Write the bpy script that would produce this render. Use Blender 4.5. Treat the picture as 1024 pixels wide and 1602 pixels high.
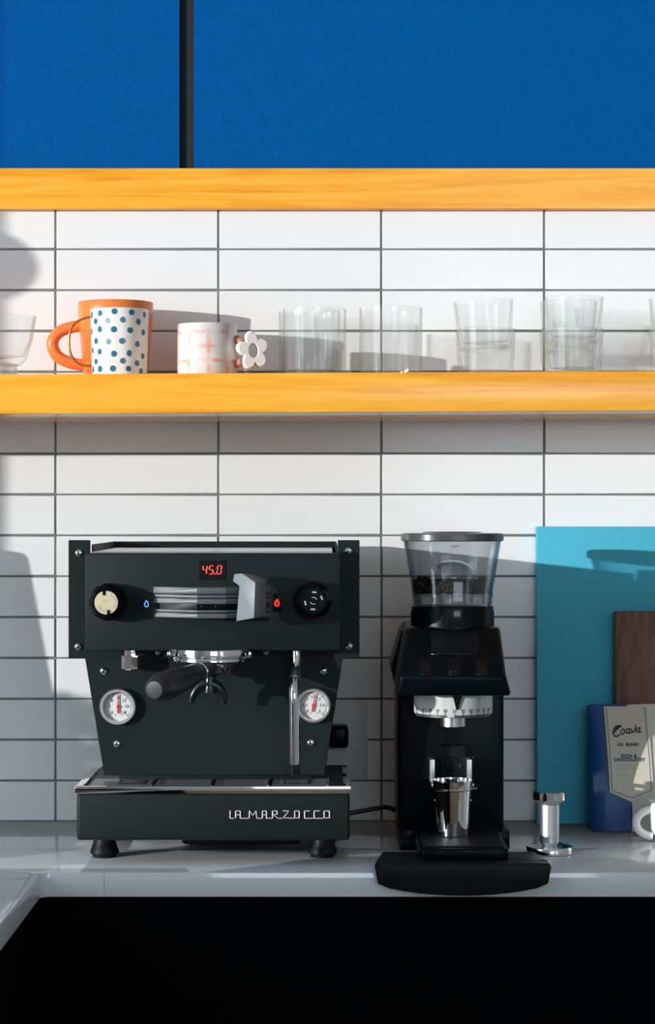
import bpy, bmesh, math, random
from mathutils import Vector, Matrix
random.seed(7)
for o in list(bpy.data.objects): bpy.data.objects.remove(o)
sc = bpy.context.scene
col = sc.collection
PI = math.pi

# ------------------------------------------------------------------ camera
D, EYE, F = 3.0, 1.34, 3300.0          # camera distance to the tiled wall, eye height, focal length in px
cd = bpy.data.cameras.new('camera'); cam = bpy.data.objects.new('camera', cd); col.objects.link(cam)
cd.sensor_fit = 'HORIZONTAL'; cd.sensor_width = 36.0; cd.lens = 36.0 * F / 1024.0
cam.location = (0, -D, EYE); cam.rotation_euler = (PI / 2, 0, 0)
sc.camera = cam
# ------------------------------------------------------------------ light
w = bpy.data.worlds.new('sky'); sc.world = w; w.use_nodes = True
bg = w.node_tree.nodes['Background']; bg.inputs[0].default_value = (0.72, 0.87, 1.0, 1); bg.inputs[1].default_value = 4.2
sl = bpy.data.lights.new('sun', 'SUN'); sl.energy = 3.75; sl.angle = math.radians(0.45); sl.color = (1.0, 0.985, 0.96)
so = bpy.data.objects.new('sun', sl); col.objects.link(so); so.location = (-4, -3, 3)
so.rotation_euler = Vector((1.42, 1.0, -0.155)).to_track_quat('-Z', 'Y').to_euler()
pl = bpy.data.lights.new('window_portal', 'AREA'); pl.shape = 'RECTANGLE'; pl.size = 1.5; pl.size_y = 1.65
pl.cycles.is_portal = True
po = bpy.data.objects.new('window_portal', pl); col.objects.link(po)
po.location = (-2.06, -1.85, 1.75); po.rotation_euler = Vector((1, 0, 0)).to_track_quat('-Z', 'Y').to_euler()
pl2 = bpy.data.lights.new('window_portal', 'AREA'); pl2.shape = 'RECTANGLE'; pl2.size = 1.5; pl2.size_y = 1.2; pl2.cycles.is_portal = True  # portal of the window added behind the camera for fill light
po2 = bpy.data.objects.new('window_portal', pl2); col.objects.link(po2)
po2.location = (0.95, -4.46, 1.75); po2.rotation_euler = Vector((0, 1, 0)).to_track_quat('-Z', 'Y').to_euler()
sc.view_settings.view_transform = 'Standard'; sc.view_settings.look = 'None'
sc.view_settings.exposure = 0.0; sc.view_settings.gamma = 1.0; sc.view_settings.use_curve_mapping = False
sc.cycles.transparent_max_bounces = 40; sc.cycles.max_bounces = 14; sc.cycles.transmission_bounces = 12
sc.cycles.glossy_bounces = 6; sc.cycles.diffuse_bounces = 5
sc.cycles.caustics_reflective = False; sc.cycles.caustics_refractive = False
sc.cycles.use_denoising = True

# ------------------------------------------------------------------ helpers
CT = 0.90                                # counter top height
def S(d): return F / (D - d)             # px per metre at distance d from the wall
def X(px, d): return (px - 512.0) / S(d)
def Z(py, d): return EYE - (py - 801.0) / S(d)
def P(px, py, d): return Vector((X(px, d), -d, Z(py, d)))

def bm_from(verts, faces):
    bm = bmesh.new(); vs = [bm.verts.new(v) for v in verts]
    for f in faces:
        try: bm.faces.new([vs[i] for i in f])
        except ValueError: pass
    return bm
def fixn(bm):
    bmesh.ops.recalc_face_normals(bm, faces=bm.faces[:]); return bm
def bevel(bm, b, seg=2, angle=25):
    if b > 0:
        es = [e for e in bm.edges if len(e.link_faces) == 2 and e.calc_face_angle(0) > math.radians(angle)]
        bmesh.ops.bevel(bm, geom=es, offset=b, segments=seg, profile=0.5, affect='EDGES', clamp_overlap=True)
    return bm
def box(x0, x1, y0, y1, z0, z1, b=0, seg=2):
    v = [(x, y, z) for x in (x0, x1) for y in (y0, y1) for z in (z0, z1)]
    f = [(0, 1, 3, 2), (4, 6, 7, 5), (0, 4, 5, 1), (2, 3, 7, 6), (0, 2, 6, 4), (1, 5, 7, 3)]
    return bevel(fixn(bm_from(v, f)), b, seg)
def pbox(p0, p1, q0, q1, df, db, b=0, seg=2):
    """box given by its front-face pixels at depth df, reaching back to db"""
    return box(X(p0, df), X(p1, df), -df, -db, Z(q1, df), Z(q0, df), b, seg)
def prism(poly, y0, y1, b=0, seg=2):     # poly of (x, z), extruded along y
    n = len(poly)
    v = [(x, y0, z) for x, z in poly] + [(x, y1, z) for x, z in poly]
    f = [tuple(range(n)), tuple(range(2 * n - 1, n - 1, -1))] + [(i, (i + 1) % n, n + (i + 1) % n, n + i) for i in range(n)]
    return bevel(fixn(bm_from(v, f)), b, seg)
def prismz(poly, z0, z1, b=0, seg=2):    # poly of (x, y), extruded along z
    n = len(poly)
    v = [(x, y, z0) for x, y in poly] + [(x, y, z1) for x, y in poly]
    f = [tuple(range(n)), tuple(range(2 * n - 1, n - 1, -1))] + [(i, (i + 1) % n, n + (i + 1) % n, n + i) for i in range(n)]
    return bevel(fixn(bm_from(v, f)), b, seg)
def lathe(prof, c=(0, 0, 0), n=40, M=None, rad=None, a0=0.0):
    """profile of (r, z) turned about z; rad(angle, r, z) may modulate the radius"""
    v = []; f = []; rows = []
    for r, z in prof:
        if r < 1e-6:
            rows.append([len(v)]); v.append(Vector((0, 0, z)))
        else:
            row = []
            for k in range(n):
                a = a0 + 2 * PI * k / n; rr = rad(a, r, z) if rad else r
                row.append(len(v)); v.append(Vector((rr * math.cos(a), rr * math.sin(a), z)))
            rows.append(row)
    for A, B in zip(rows, rows[1:]):
        if len(A) == 1 and len(B) == 1: continue
        for k in range(n):
            k2 = (k + 1) % n
            if len(A) == 1: f.append((A[0], B[k], B[k2]))
            elif len(B) == 1: f.append((A[k], A[k2], B[0]))
            else: f.append((A[k], A[k2], B[k2], B[k]))
    if M is not None: v = [M @ p for p in v]
    c = Vector(c); v = [p + c for p in v]
    return fixn(bm_from(v, f))
TOCAM = Matrix.Rotation(PI / 2, 4, 'X')   # turns +z towards the camera (-y)
def tube(path, r, n=12, closed=False, cap=True, flat=1.0):
    path = [Vector(p) for p in path]; m = len(path); v = []; f = []
    rs = r if isinstance(r, (list, tuple)) else [r] * m
    up = None
    for i in range(m):
        a = path[i - 1] if (i > 0 or closed) else path[i]
        b = path[(i + 1) % m] if (i < m - 1 or closed) else path[i]
        t = (b - a).normalized()
        if up is None:
            up = Vector((0, 0, 1)) if abs(t.z) < 0.9 else Vector((0, 1, 0))
        u = (up - t * up.dot(t)).normalized(); s = t.cross(u); up = u
        for k in range(n):
            q = 2 * PI * k / n
            v.append(path[i] + (u * math.cos(q) + s * math.sin(q) * flat) * rs[i])
    for i in range(m if closed else m - 1):
        j = (i + 1) % m
        for k in range(n):
            k2 = (k + 1) % n
            f.append((i * n + k, i * n + k2, j * n + k2, j * n + k))
    if cap and not closed:
        f.append(tuple(range(n))); f.append(tuple(range((m - 1) * n, m * n)))
    return fixn(bm_from(v, f))
def smooth_path(pts, k=8):
    pts = [Vector(p) for p in pts]; out = []
    Q = [pts[0] * 2 - pts[1]] + pts + [pts[-1] * 2 - pts[-2]]
    for i in range(1, len(Q) - 2):
        a, b, c, d = Q[i - 1], Q[i], Q[i + 1], Q[i + 2]
        for s in range(k):
            t = s / k
            out.append(0.5 * ((2 * b) + (c - a) * t + (2 * a - 5 * b + 4 * c - d) * t * t + (3 * b - a - 3 * c + d) * t ** 3))
    out.append(pts[-1]); return out
def xf(bm, M):
    bmesh.ops.transform(bm, matrix=M, verts=bm.verts[:]); return bm
def text(s, size, M, ext=0.0001, shear=0.0, bold=0.0, sx=1.0):
    """lettering as a thin mesh, centred, laid on the x-z plane of M facing -y"""
    c = bpy.data.curves.new('t', 'FONT'); c.body = s; c.size = size; c.align_x = 'CENTER'; c.align_y = 'CENTER'
    c.extrude = ext; c.shear = shear; c.offset = bold; c.resolution_u = 3
    o = bpy.data.objects.new('t', c); col.objects.link(o)
    dg = bpy.context.evaluated_depsgraph_get(); e = o.evaluated_get(dg); me = e.to_mesh()
    bm = bmesh.new(); bm.from_mesh(me); e.to_mesh_clear()
    bpy.data.objects.remove(o); bpy.data.curves.remove(c)
    xf(bm, M @ Matrix.Rotation(PI / 2, 4, 'X') @ Matrix.Diagonal((sx, 1, 1, 1)))
    return bm
WM = {}
def obj(name, parts, mat, parent=None, smooth=40, origin=None):
    if not isinstance(parts, (list, tuple)): parts = [parts]
    V = []; Fc = []
    for bm in parts:
        bm.verts.ensure_lookup_table(); bm.verts.index_update(); off = len(V)
        V += [v.co.copy() for v in bm.verts]
        Fc += [[v.index + off for v in f.verts] for f in bm.faces]; bm.free()
    lo = Vector([min(p[i] for p in V) for i in range(3)]); hi = Vector([max(p[i] for p in V) for i in range(3)])
    c = Vector(((lo.x + hi.x) / 2, (lo.y + hi.y) / 2, lo.z)) if origin is None else Vector(origin)
    me = bpy.data.meshes.new(name); me.from_pydata([p - c for p in V], [], Fc); me.update()
    if smooth:
        me.shade_smooth(); me.set_sharp_from_angle(angle=math.radians(smooth))
    me.materials.append(mat)
    o = bpy.data.objects.new(name, me); col.objects.link(o); o.location = c; WM[o] = c
    if parent is not None:
        o.parent = parent; o.matrix_parent_inverse = Matrix.Translation(-WM[parent])
    return o
def tag(o, label=None, cat=None, group=None, kind=None):
    if label: o['label'] = label
    if cat: o['category'] = cat
    if group: o['group'] = group
    if kind: o['kind'] = kind
    return o
def thing(name, loc, label, cat, group=None):
    o = bpy.data.objects.new(name, None); col.objects.link(o); o.location = loc; o.empty_display_size = 0.02
    WM[o] = Vector(loc); return tag(o, label, cat, group)
def copy_tree(o, parent=None):
    c = o.copy(); col.objects.link(c); c.parent = parent
    for ch in o.children: copy_tree(ch, c)
    return c

# ------------------------------------------------------------------ materials
def nodes(name):
    m = bpy.data.materials.new(name); m.use_nodes = True
    return m, m.node_tree.nodes, m.node_tree.links, m.node_tree.nodes['Principled BSDF']
def mat(name, c, rough=0.5, metal=0.0, spec=0.5, bump=0.0, bscale=200, var=0.0, vscale=20, coat=0.0, stretch=None, emit=None, es=0):
    m, N, L, b = nodes(name)
    b.inputs['Base Color'].default_value = (*c, 1); b.inputs['Roughness'].default_value = rough
    b.inputs['Metallic'].default_value = metal; b.inputs['Specular IOR Level'].default_value = spec
    b.inputs['Coat Weight'].default_value = coat
    if emit: b.inputs['Emission Color'].default_value = (*emit, 1); b.inputs['Emission Strength'].default_value = es
    tc = N.new('ShaderNodeTexCoord'); mp = N.new('ShaderNodeMapping'); L.new(tc.outputs['Object'], mp.inputs[0])
    if stretch: mp.inputs['Scale'].default_value = stretch
    if bump:
        t = N.new('ShaderNodeTexNoise'); t.inputs['Scale'].default_value = bscale; t.inputs['Detail'].default_value = 3
        k = N.new('ShaderNodeBump'); k.inputs['Strength'].default_value = bump; k.inputs['Distance'].default_value = 0.002
        L.new(mp.outputs[0], t.inputs[0]); L.new(t.outputs[0], k.inputs['Height']); L.new(k.outputs[0], b.inputs['Normal'])
    if var:
        t = N.new('ShaderNodeTexNoise'); t.inputs['Scale'].default_value = vscale; t.inputs['Detail'].default_value = 5
        r = N.new('ShaderNodeValToRGB'); L.new(mp.outputs[0], t.inputs[0]); L.new(t.outputs[0], r.inputs[0])
        r.color_ramp.elements[0].position = 0.3; r.color_ramp.elements[1].position = 0.7
        r.color_ramp.elements[0].color = (*[x * (1 - var) for x in c], 1); r.color_ramp.elements[1].color = (*[min(1, x * (1 + var)) for x in c], 1)
        L.new(r.outputs[0], b.inputs['Base Color'])
    return m
def wood(name, c0, c1, c2, rough, stretch, scale=6.0, coat=0.3, fig=1.0):
    m, N, L, b = nodes(name)
    tc = N.new('ShaderNodeTexCoord'); mp = N.new('ShaderNodeMapping'); mp.inputs['Scale'].default_value = stretch
    L.new(tc.outputs['Object'], mp.inputs[0])
    n1 = N.new('ShaderNodeTexNoise'); n1.inputs['Scale'].default_value = scale; n1.inputs['Detail'].default_value = 3; n1.inputs['Distortion'].default_value = 1.2
    L.new(mp.outputs[0], n1.inputs[0])
    mu = N.new('ShaderNodeMath'); mu.operation = 'MULTIPLY'; mu.inputs[1].default_value = 9.0 * fig; L.new(n1.outputs[0], mu.inputs[0])
    fr = N.new('ShaderNodeMath'); fr.operation = 'PINGPONG'; fr.inputs[1].default_value = 1.0; L.new(mu.outputs[0], fr.inputs[0])
    n2 = N.new('ShaderNodeTexNoise'); n2.inputs['Scale'].default_value = scale * 14; n2.inputs['Detail'].default_value = 6
    L.new(mp.outputs[0], n2.inputs[0])
    ad = N.new('ShaderNodeMath'); ad.operation = 'MULTIPLY_ADD'; ad.inputs[1].default_value = 0.45; L.new(fr.outputs[0], ad.inputs[0])
    m2 = N.new('ShaderNodeMath'); m2.operation = 'MULTIPLY'; m2.inputs[1].default_value = 0.6; L.new(n2.outputs[0], m2.inputs[0]); L.new(m2.outputs[0], ad.inputs[2])
    r = N.new('ShaderNodeValToRGB'); e = r.color_ramp.elements; e[0].position = 0.18; e[0].color = (*c0, 1); e[1].position = 0.8; e[1].color = (*c2, 1)
    q = e.new(0.5); q.color = (*c1, 1); L.new(ad.outputs[0], r.inputs[0]); L.new(r.outputs[0], b.inputs['Base Color'])
    b.inputs['Roughness'].default_value = rough; b.inputs['Coat Weight'].default_value = coat; b.inputs['Coat Roughness'].default_value = 0.2
    return m
def thin_glass(name, tint, edge, spec=0.05, amp=0.75, power=3.0, rough=0.02, sun_white=0.0):
    m, N, L, b = nodes(name); N.remove(b); out = N['Material Output']
    lw = N.new('ShaderNodeLayerWeight'); lw.inputs['Blend'].default_value = 0.5
    pw = N.new('ShaderNodeMath'); pw.operation = 'POWER'; pw.inputs[1].default_value = power; L.new(lw.outputs['Facing'], pw.inputs[0])
    ma = N.new('ShaderNodeMath'); ma.operation = 'MULTIPLY_ADD'; ma.inputs[1].default_value = amp; ma.inputs[2].default_value = spec; L.new(pw.outputs[0], ma.inputs[0])
    mc = N.new('ShaderNodeMix'); mc.data_type = 'RGBA'; L.new(pw.outputs[0], mc.inputs[0]); mc.inputs[6].default_value = (*tint, 1); mc.inputs[7].default_value = (*edge, 1)
    tr = N.new('ShaderNodeBsdfTransparent'); L.new(mc.outputs[2], tr.inputs[0])
    gl = N.new('ShaderNodeBsdfGlossy'); gl.inputs['Roughness'].default_value = rough
    if sun_white:
        df_ = N.new('ShaderNodeBsdfDiffuse'); df_.inputs[0].default_value = (.95, .96, .95, 1)  # white diffuse mixed in to make the glass look bright in the sun
        mh = N.new('ShaderNodeMixShader'); mh.inputs[0].default_value = sun_white; L.new(tr.outputs[0], mh.inputs[1]); L.new(df_.outputs[0], mh.inputs[2]); tr = mh
    mx = N.new('ShaderNodeMixShader'); L.new(ma.outputs[0], mx.inputs[0]); L.new(tr.outputs[0], mx.inputs[1]); L.new(gl.outputs[0], mx.inputs[2])
    L.new(mx.outputs[0], out.inputs[0]); return m
def glass(name, c=(1, 1, 1), rough=0.0, ior=1.45):
    m, N, L, b = nodes(name); N.remove(b); g = N.new('ShaderNodeBsdfGlass'); g.inputs[0].default_value = (*c, 1)
    g.inputs['Roughness'].default_value = rough; g.inputs['IOR'].default_value = ior; t_ = N.new('ShaderNodeBsdfTransparent'); x_ = N.new('ShaderNodeMixShader'); x_.inputs[0].default_value = .4; L.new(t_.outputs[0], x_.inputs[1]); L.new(g.outputs[0], x_.inputs[2]); L.new(x_.outputs[0], N['Material Output'].inputs[0]); return m
M_tile = mat('white_tile', (0.80, 0.80, 0.80), 0.16, bump=0.05, bscale=9, var=0.02, vscale=4)
M_grout = mat('grey_grout', (0.17, 0.20, 0.19), 0.9, var=0.15, vscale=60)
M_blue = mat('blue_paint', (0.0, 0.080, 0.29), 0.75, spec=0.05, bump=0.25, bscale=260, var=0.10, vscale=180)
M_black_gap = mat('black_gap', (0.006, 0.008, 0.01), 0.8)
M_wood = wood('honey_maple', (0.78, 0.285, 0.008), (0.90, 0.385, 0.022), (0.95, 0.46, 0.05), 0.22, (0.7, 5.0, 13.0), 1.5, 0.25, 0.8)
M_walnut = wood('dark_walnut', (0.06, 0.020, 0.010), (0.13, 0.047, 0.022), (0.20, 0.082, 0.04), 0.5, (9.0, 3.0, 0.8), 3.0, 0.1)
M_quartz = mat('white_quartz', (0.74, 0.76, 0.78), 0.05, spec=0.85, var=0.015, vscale=300)
M_seam = mat('seam_resin', (0.45, 0.43, 0.42), 0.5)
M_cab = mat('black_cabinet', (0.0007, 0.0011, 0.0017), 0.8, spec=0.02)
M_plaster = mat('plaster', (0.74, 0.74, 0.72), 0.9)
M_ceil = mat('ceiling_plaster', (0.8, 0.8, 0.78), 0.9)
M_floor = wood('floor_oak', (0.14, 0.08, 0.04), (0.2, 0.12, 0.06), (0.26, 0.16, 0.09), 0.5, (0.6, 5, 1), 3.0, 0.0)
M_frame = mat('window_white', (0.7, 0.7, 0.7), 0.5)
M_mach = mat('black_powder_coat', (0.0065, 0.0125, 0.0135), 0.5, spec=0.2, bump=0.12, bscale=1500)
M_blk = mat('black_plastic', (0.0010, 0.0028, 0.0042), 0.34, spec=0.12)
M_rub = mat('black_rubber', (0.0035, 0.0055, 0.0065), 0.5, spec=0.2)
M_grip = mat('soft_grip', (0.016, 0.020, 0.024), 0.38, spec=0.5)
M_chrome = mat('chrome', (0.82, 0.81, 0.79), 0.06, 1.0)
M_steel = mat('brushed_steel', (0.62, 0.62, 0.61), 0.28, 1.0, bump=0.1, bscale=120, stretch=(1, 40, 40))
M_grate = mat('grate_steel', (0.33, 0.34, 0.34), 0.42, 0.5, bump=0.15, bscale=90, stretch=(1, 30, 30))
M_satin = mat('satin_aluminium', (0.72, 0.73, 0.73), 0.38, 1.0, bump=0.06, bscale=60, stretch=(1, 1, 30))
M_dchrome = mat('dark_chrome', (0.035, 0.042, 0.048), 0.2, 0.8)
M_sun_cap = mat('sun_reflection_cap', (0.80, 0.68, 0.44), 0.42, 0.55, var=0.12, vscale=90)  # warm sun reflection of the left knob face put into its colour
M_paddle = mat('grey_paddle', (0.20, 0.225, 0.235), 0.45, spec=0.4)
M_ridge = mat('dark_ridge', (0.085, 0.094, 0.10), 0.4, spec=0.4)
M_screen = mat('display_glass', (0.004, 0.004, 0.005), 0.12)
M_red = mat('red_led', (0.3, 0.01, 0.005), 0.4, emit=(1.0, 0.03, 0.008), es=1.2)
M_bled = mat('blue_led', (0.02, 0.1, 0.4), 0.4, emit=(0.10, 0.36, 1.0), es=1.6)
M_gface = mat('gauge_white', (0.80, 0.80, 0.80), 0.5)
M_needle = mat('red_needle', (0.75, 0.035, 0.012), 0.45)
M_ink = mat('black_ink', (0.015, 0.017, 0.02), 0.6)
M_white_ink = mat('white_ink', (0.6, 0.6, 0.6), 0.6)
M_amber = mat('amber_dot', (0.6, 0.3, 0.03), 0.4)
M_glass = thin_glass('clear_glass', (0.99, 0.992, 0.99), (0.50, 0.56, 0.52), 0.03, 0.42, 6.0, 0.03, 0.03)
M_base = glass('glass_base', (0.97, 0.98, 0.97))
M_hop = thin_glass('hopper_acrylic', (0.90, 0.91, 0.92), (0.5, 0.55, 0.58), 0.06, 0.6, 2.5)
M_lens = thin_glass('gauge_lens', (0.98, 0.98, 0.98), (0.9, 0.9, 0.9), 0.03, 0.3, 4.0)
M_lid = mat('smoked_lid', (0.06, 0.065, 0.07), 0.25)
M_bean = mat('roasted_beans', (0.018, 0.009, 0.005), 0.75, var=0.4, vscale=60)
M_drum = mat('scale_drum', (0.66, 0.68, 0.66), 0.22, spec=0.5, var=0.12, vscale=40, stretch=(6, 6, 0.1))
M_teal = mat('teal_canvas', (0.075, 0.45, 0.62), 0.8, spec=0.2, bump=0.4, bscale=700, var=0.05, vscale=300)
M_orange = mat('orange_glaze', (0.86, 0.22, 0.045), 0.3, spec=0.5, var=0.06, vscale=15)
M_cream = mat('cream_glaze', (0.78, 0.76, 0.70), 0.22, spec=0.6)
M_dot = mat('blue_dot', (0.012, 0.15, 0.24), 0.3)
M_gold = mat('brown_gold', (0.32, 0.115, 0.015), 0.35, 0.3)
M_mugw = mat('white_mug', (0.85, 0.85, 0.84), 0.15, coat=0.4)
M_bagblue = mat('blue_bag_film', (0.0, 0.06, 0.24), 0.38, spec=0.5)
M_bagwhite = mat('white_bag_film', (0.62, 0.64, 0.58), 0.45)
M_label = mat('cream_label', (0.62, 0.58, 0.48), 0.6)
M_navy = mat('navy_print', (0.01, 0.045, 0.10), 0.6)
M_pgrey = mat('grey_print', (0.36, 0.36, 0.33), 0.6)
M_cable = mat('black_cable', (0.006, 0.007, 0.008), 0.45)
M_plate = mat('outlet_plate', (0.60, 0.60, 0.60), 0.4)
M_leaf = mat('leaf_green', (0.04, 0.10, 0.03), 0.6)
M_pot = mat('terracotta', (0.4, 0.18, 0.1), 0.8)
M_globe = mat('frosted_globe', (0.7, 0.7, 0.68), 0.4)
def pink_plaid():
    m, N, L, b = nodes('pink_plaid_glaze')
    tc = N.new('ShaderNodeTexCoord'); sp = N.new('ShaderNodeSeparateXYZ'); L.new(tc.outputs['Object'], sp.inputs[0])
    at = N.new('ShaderNodeMath'); at.operation = 'ARCTAN2'; L.new(sp.outputs[1], at.inputs[0]); L.new(sp.outputs[0], at.inputs[1])
    def bands(src, k, off, th):
        a = N.new('ShaderNodeMath'); a.operation = 'MULTIPLY_ADD'; a.inputs[1].default_value = k; a.inputs[2].default_value = off; L.new(src, a.inputs[0])
        s = N.new('ShaderNodeMath'); s.operation = 'SINE'; L.new(a.outputs[0], s.inputs[0])
        r = N.new('ShaderNodeMapRange'); r.inputs[1].default_value = th; r.inputs[2].default_value = 1.0; L.new(s.outputs[0], r.inputs[0]); return r.outputs[0]
    h = bands(sp.outputs[2], 330.0, 0.9, 0.45); v = bands(at.outputs[0], 9.0, 2.2, 0.55)
    ad = N.new('ShaderNodeMath'); ad.operation = 'MAXIMUM'; L.new(h, ad.inputs[0]); L.new(v, ad.inputs[1])
    nz = N.new('ShaderNodeTexNoise'); nz.inputs['Scale'].default_value = 38; L.new(tc.outputs['Object'], nz.inputs[0])
    nr = N.new('ShaderNodeMapRange'); nr.inputs[1].default_value = 0.4; nr.inputs[2].default_value = 0.65; L.new(nz.outputs[0], nr.inputs[0])
    mu = N.new('ShaderNodeMath'); mu.operation = 'MULTIPLY'; L.new(ad.outputs[0], mu.inputs[0]); L.new(nr.outputs[0], mu.inputs[1])
    mx = N.new('ShaderNodeMix'); mx.data_type = 'RGBA'; L.new(mu.outputs[0], mx.inputs[0]); mx.inputs[6].default_value = (0.72, 0.68, 0.66, 1); mx.inputs[7].default_value = (0.76, 0.36, 0.26, 1)
    L.new(mx.outputs[2], b.inputs['Base Color']); b.inputs['Roughness'].default_value = 0.2; return m
M_pink = pink_plaid()

# ------------------------------------------------------------------ the setting
TP, TW = 63.93 / 1100, 254.6 / 1100      # tile pitch
XL, XR, YF, ZC = -2.0, 2.2, -4.4, 2.75
wall = tag(obj('wall_back', box(XL, XR, 0.0004, 0.15, 0, ZC), M_grout), 'tiled kitchen back wall with blue painted panels above', 'wall', kind='structure')
x_first = X(87.0, 0); first = None; g = 0.0029
ztop = Z(326.1, 0)
k0 = int((XL - x_first) / TW)
for c in range(k0, k0 + 17):
    x0 = x_first + c * TW
    for r in range(15):
        z1 = ztop - r * TP; z0 = z1 - TP
        if first is None:
            first = obj('tile', box(x0 + g / 2, x0 + TW - g / 2, -0.001 + random.uniform(0, .0003), 0.006, z0 + g / 2, z1 - g / 2, 0.0007, 1), M_tile, wall)
            fx, fz = x0, z0; f_loc = first.location.copy()
        else:
            t = first.copy(); col.objects.link(t)
            t.location = f_loc + Vector((x0 - fx, random.uniform(-0.0004, 0.0004), z0 - fz))
            t.rotation_euler = (random.uniform(-.0012, .0012), 0, random.uniform(-.0007, .0007))
zt0, zt1 = Z(327, 0.014), Z(263, 0.014)
obj('panel_backing', box(XL, XR, -0.001, 0.006, zt1 - 0.01, ZC), M_black_gap, wall)
gx0, gx1 = X(281, 0.008), X(303, 0.008)
obj('blue_panel', box(gx0 - 1.2, gx0, -0.008, -0.001, zt1, ZC, 0.0006, 1), M_blue, wall)
obj('blue_panel', box(gx1, gx1 + 1.2, -0.008, -0.001, zt1, ZC, 0.0006, 1), M_blue, wall)
obj('blue_panel', box(gx1 + 1.22, XR, -0.008, -0.001, zt1, ZC, 0.0006, 1), M_blue, wall)
obj('blue_panel', box(XL, gx0 - 1.22, -0.008, -0.001, zt1, ZC, 0.0006, 1), M_blue, wall)
tag(obj('trim_1', box(XL, XR, -0.014, -0.001, zt0, zt1, 0.0008, 1), M_wood, origin=(0.3, 0, 1.2)), 'honey coloured wooden trim board under the blue panels', 'trim', kind='structure')
tag(obj('floor', box(XL - .15, XR + .15, YF - .15, 0.15, -0.1, 0), M_floor), 'wooden kitchen floor', 'floor', kind='structure')
tag(obj('ceiling', box(XL - .15, XR + .15, YF - .15, 0.15, ZC, ZC + 0.1), M_ceil), 'white plaster ceiling', 'ceiling', kind='structure')
tag(obj('wall_right', box(XR, XR + .15, YF, 0.0, 0, ZC), M_plaster), 'plain plaster wall on the right', 'wall', kind='structure')
VX0, VX1, VZ0, VZ1 = 0.20, 1.70, 1.15, 2.35     # window opening added behind the camera to brighten the shaded wall
tag(obj('fill_window', [box(VX0, VX1, YF - .10, YF - .06, VZ0, VZ0 + .04), box(VX0, VX1, YF - .10, YF - .06, VZ1 - .04, VZ1), box(VX0, VX0 + .04, YF - .10, YF - .06, VZ0, VZ1), box(VX1 - .04, VX1, YF - .10, YF - .06, VZ0, VZ1)], M_frame),
    'white frame of the added fill light window opposite the tiled wall', 'window', kind='structure')
tag(obj('wall_front', [box(XL, VX0, YF - .15, YF, 0, ZC), box(VX1, XR, YF - .15, YF, 0, ZC), box(VX0, VX1, YF - .15, YF, 0, VZ0), box(VX0, VX1, YF - .15, YF, VZ1, ZC)], M_plaster), 'plain plaster wall opposite the tiles', 'wall', kind='structure')
WY0, WY1, WZ0, WZ1 = -1.088, -2.6, 0.92, 2.58   # window opening in the left wall
tag(obj('wall_left', [box(XL - .12, XL, WY0, 0.15, 0, ZC), box(XL - .12, XL, YF - .15, WY1, 0, ZC), box(XL - .12, XL, WY1, WY0, 0, WZ0), box(XL - .12, XL, WY1, WY0, WZ1, ZC)], M_plaster),
    'plaster wall with a wide window on the left', 'wall', kind='structure')
tag(obj('window_1', [box(XL - .10, XL - .05, WY1, WY0, WZ0, WZ0 + .03), box(XL - .10, XL - .05, WY1, WY0, WZ1 - .03, WZ1), box(XL - .10, XL - .05, WY1, WY1 + .03, WZ0, WZ1)], M_frame),
    'white frame of the window that lets the sun in', 'window', kind='structure')

# counter: back run plus a return towards the camera on the left
CE = 0.4255                               # depth of the back run
xc = X(64, CE)
cr = 0.012; arc = [(xc + cr - cr * math.cos(a), -CE - cr + cr * math.sin(a)) for a in [i * PI / 2 / 6 for i in range(7)]]
slab = [(XL, -0.0005), (XL, -1.6), (xc, -1.6)] + arc + [(XR, -CE), (XR, -0.0005)]
ctop = thing('countertop', (0, -0.2, CT - 0.03), 'glossy white quartz countertop with an inner corner at the left', 'countertop')
obj('slab', prismz(slab, CT - 0.030, CT, 0.0012, 2), M_quartz, ctop)
sx_ = X(163, CE); obj('seam', box(sx_ - .0005, sx_ + .0005, -CE - 0.0002, -CE + 0.004, CT - 0.029, CT - 0.001), M_seam, ctop)
bc = thing('base_cabinet', (0.9, -0.2, 0), 'matte black base cabinet under the white countertop', 'cabinet')
obj('carcass', box(xc + 0.005, XR - 0.002, -CE + 0.022, -0.002, 0.0, CT - 0.0305), M_cab, bc)
for i in range(4):
    a = xc + 0.03 + i * 1.15
    if a + 1.1 < XR: obj('door', box(a, a + 1.146, -CE + 0.004, -CE + 0.0218, 0.1, CT - 0.034, 0.001, 1), M_cab, bc)
lc = thing('base_cabinet', (-1.2, -0.8, 0), 'matte black base cabinet under the left return of the countertop', 'cabinet')
obj('carcass', box(XL + 0.002, xc - 0.02, -1.58, -0.002, 0.0, CT - 0.0305), M_cab, lc)
obj('end_panel', box(xc - 0.0198, xc - 0.004, -1.58, -CE + 0.001, 0.05, CT - 0.0305), M_cab, lc)

# the wooden shelf (it hangs very slightly out of level)
SD = 0.288
def shz(x): return Z(583, SD) + 0.0051 * x      # height of the shelf top
SHT = Z(583, SD) - Z(645, SD)
b_ = box(-1.7, 1.7, -SD, -0.0015, 0, SHT, 0.0012, 2)
for v in b_.verts: v.co.z += shz(v.co.x) - SHT
tag(obj('wall_shelf', b_, M_wood, origin=(0.15, 0, 1.5)), 'thick honey coloured wooden shelf carrying mugs and glasses', 'shelf')

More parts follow.
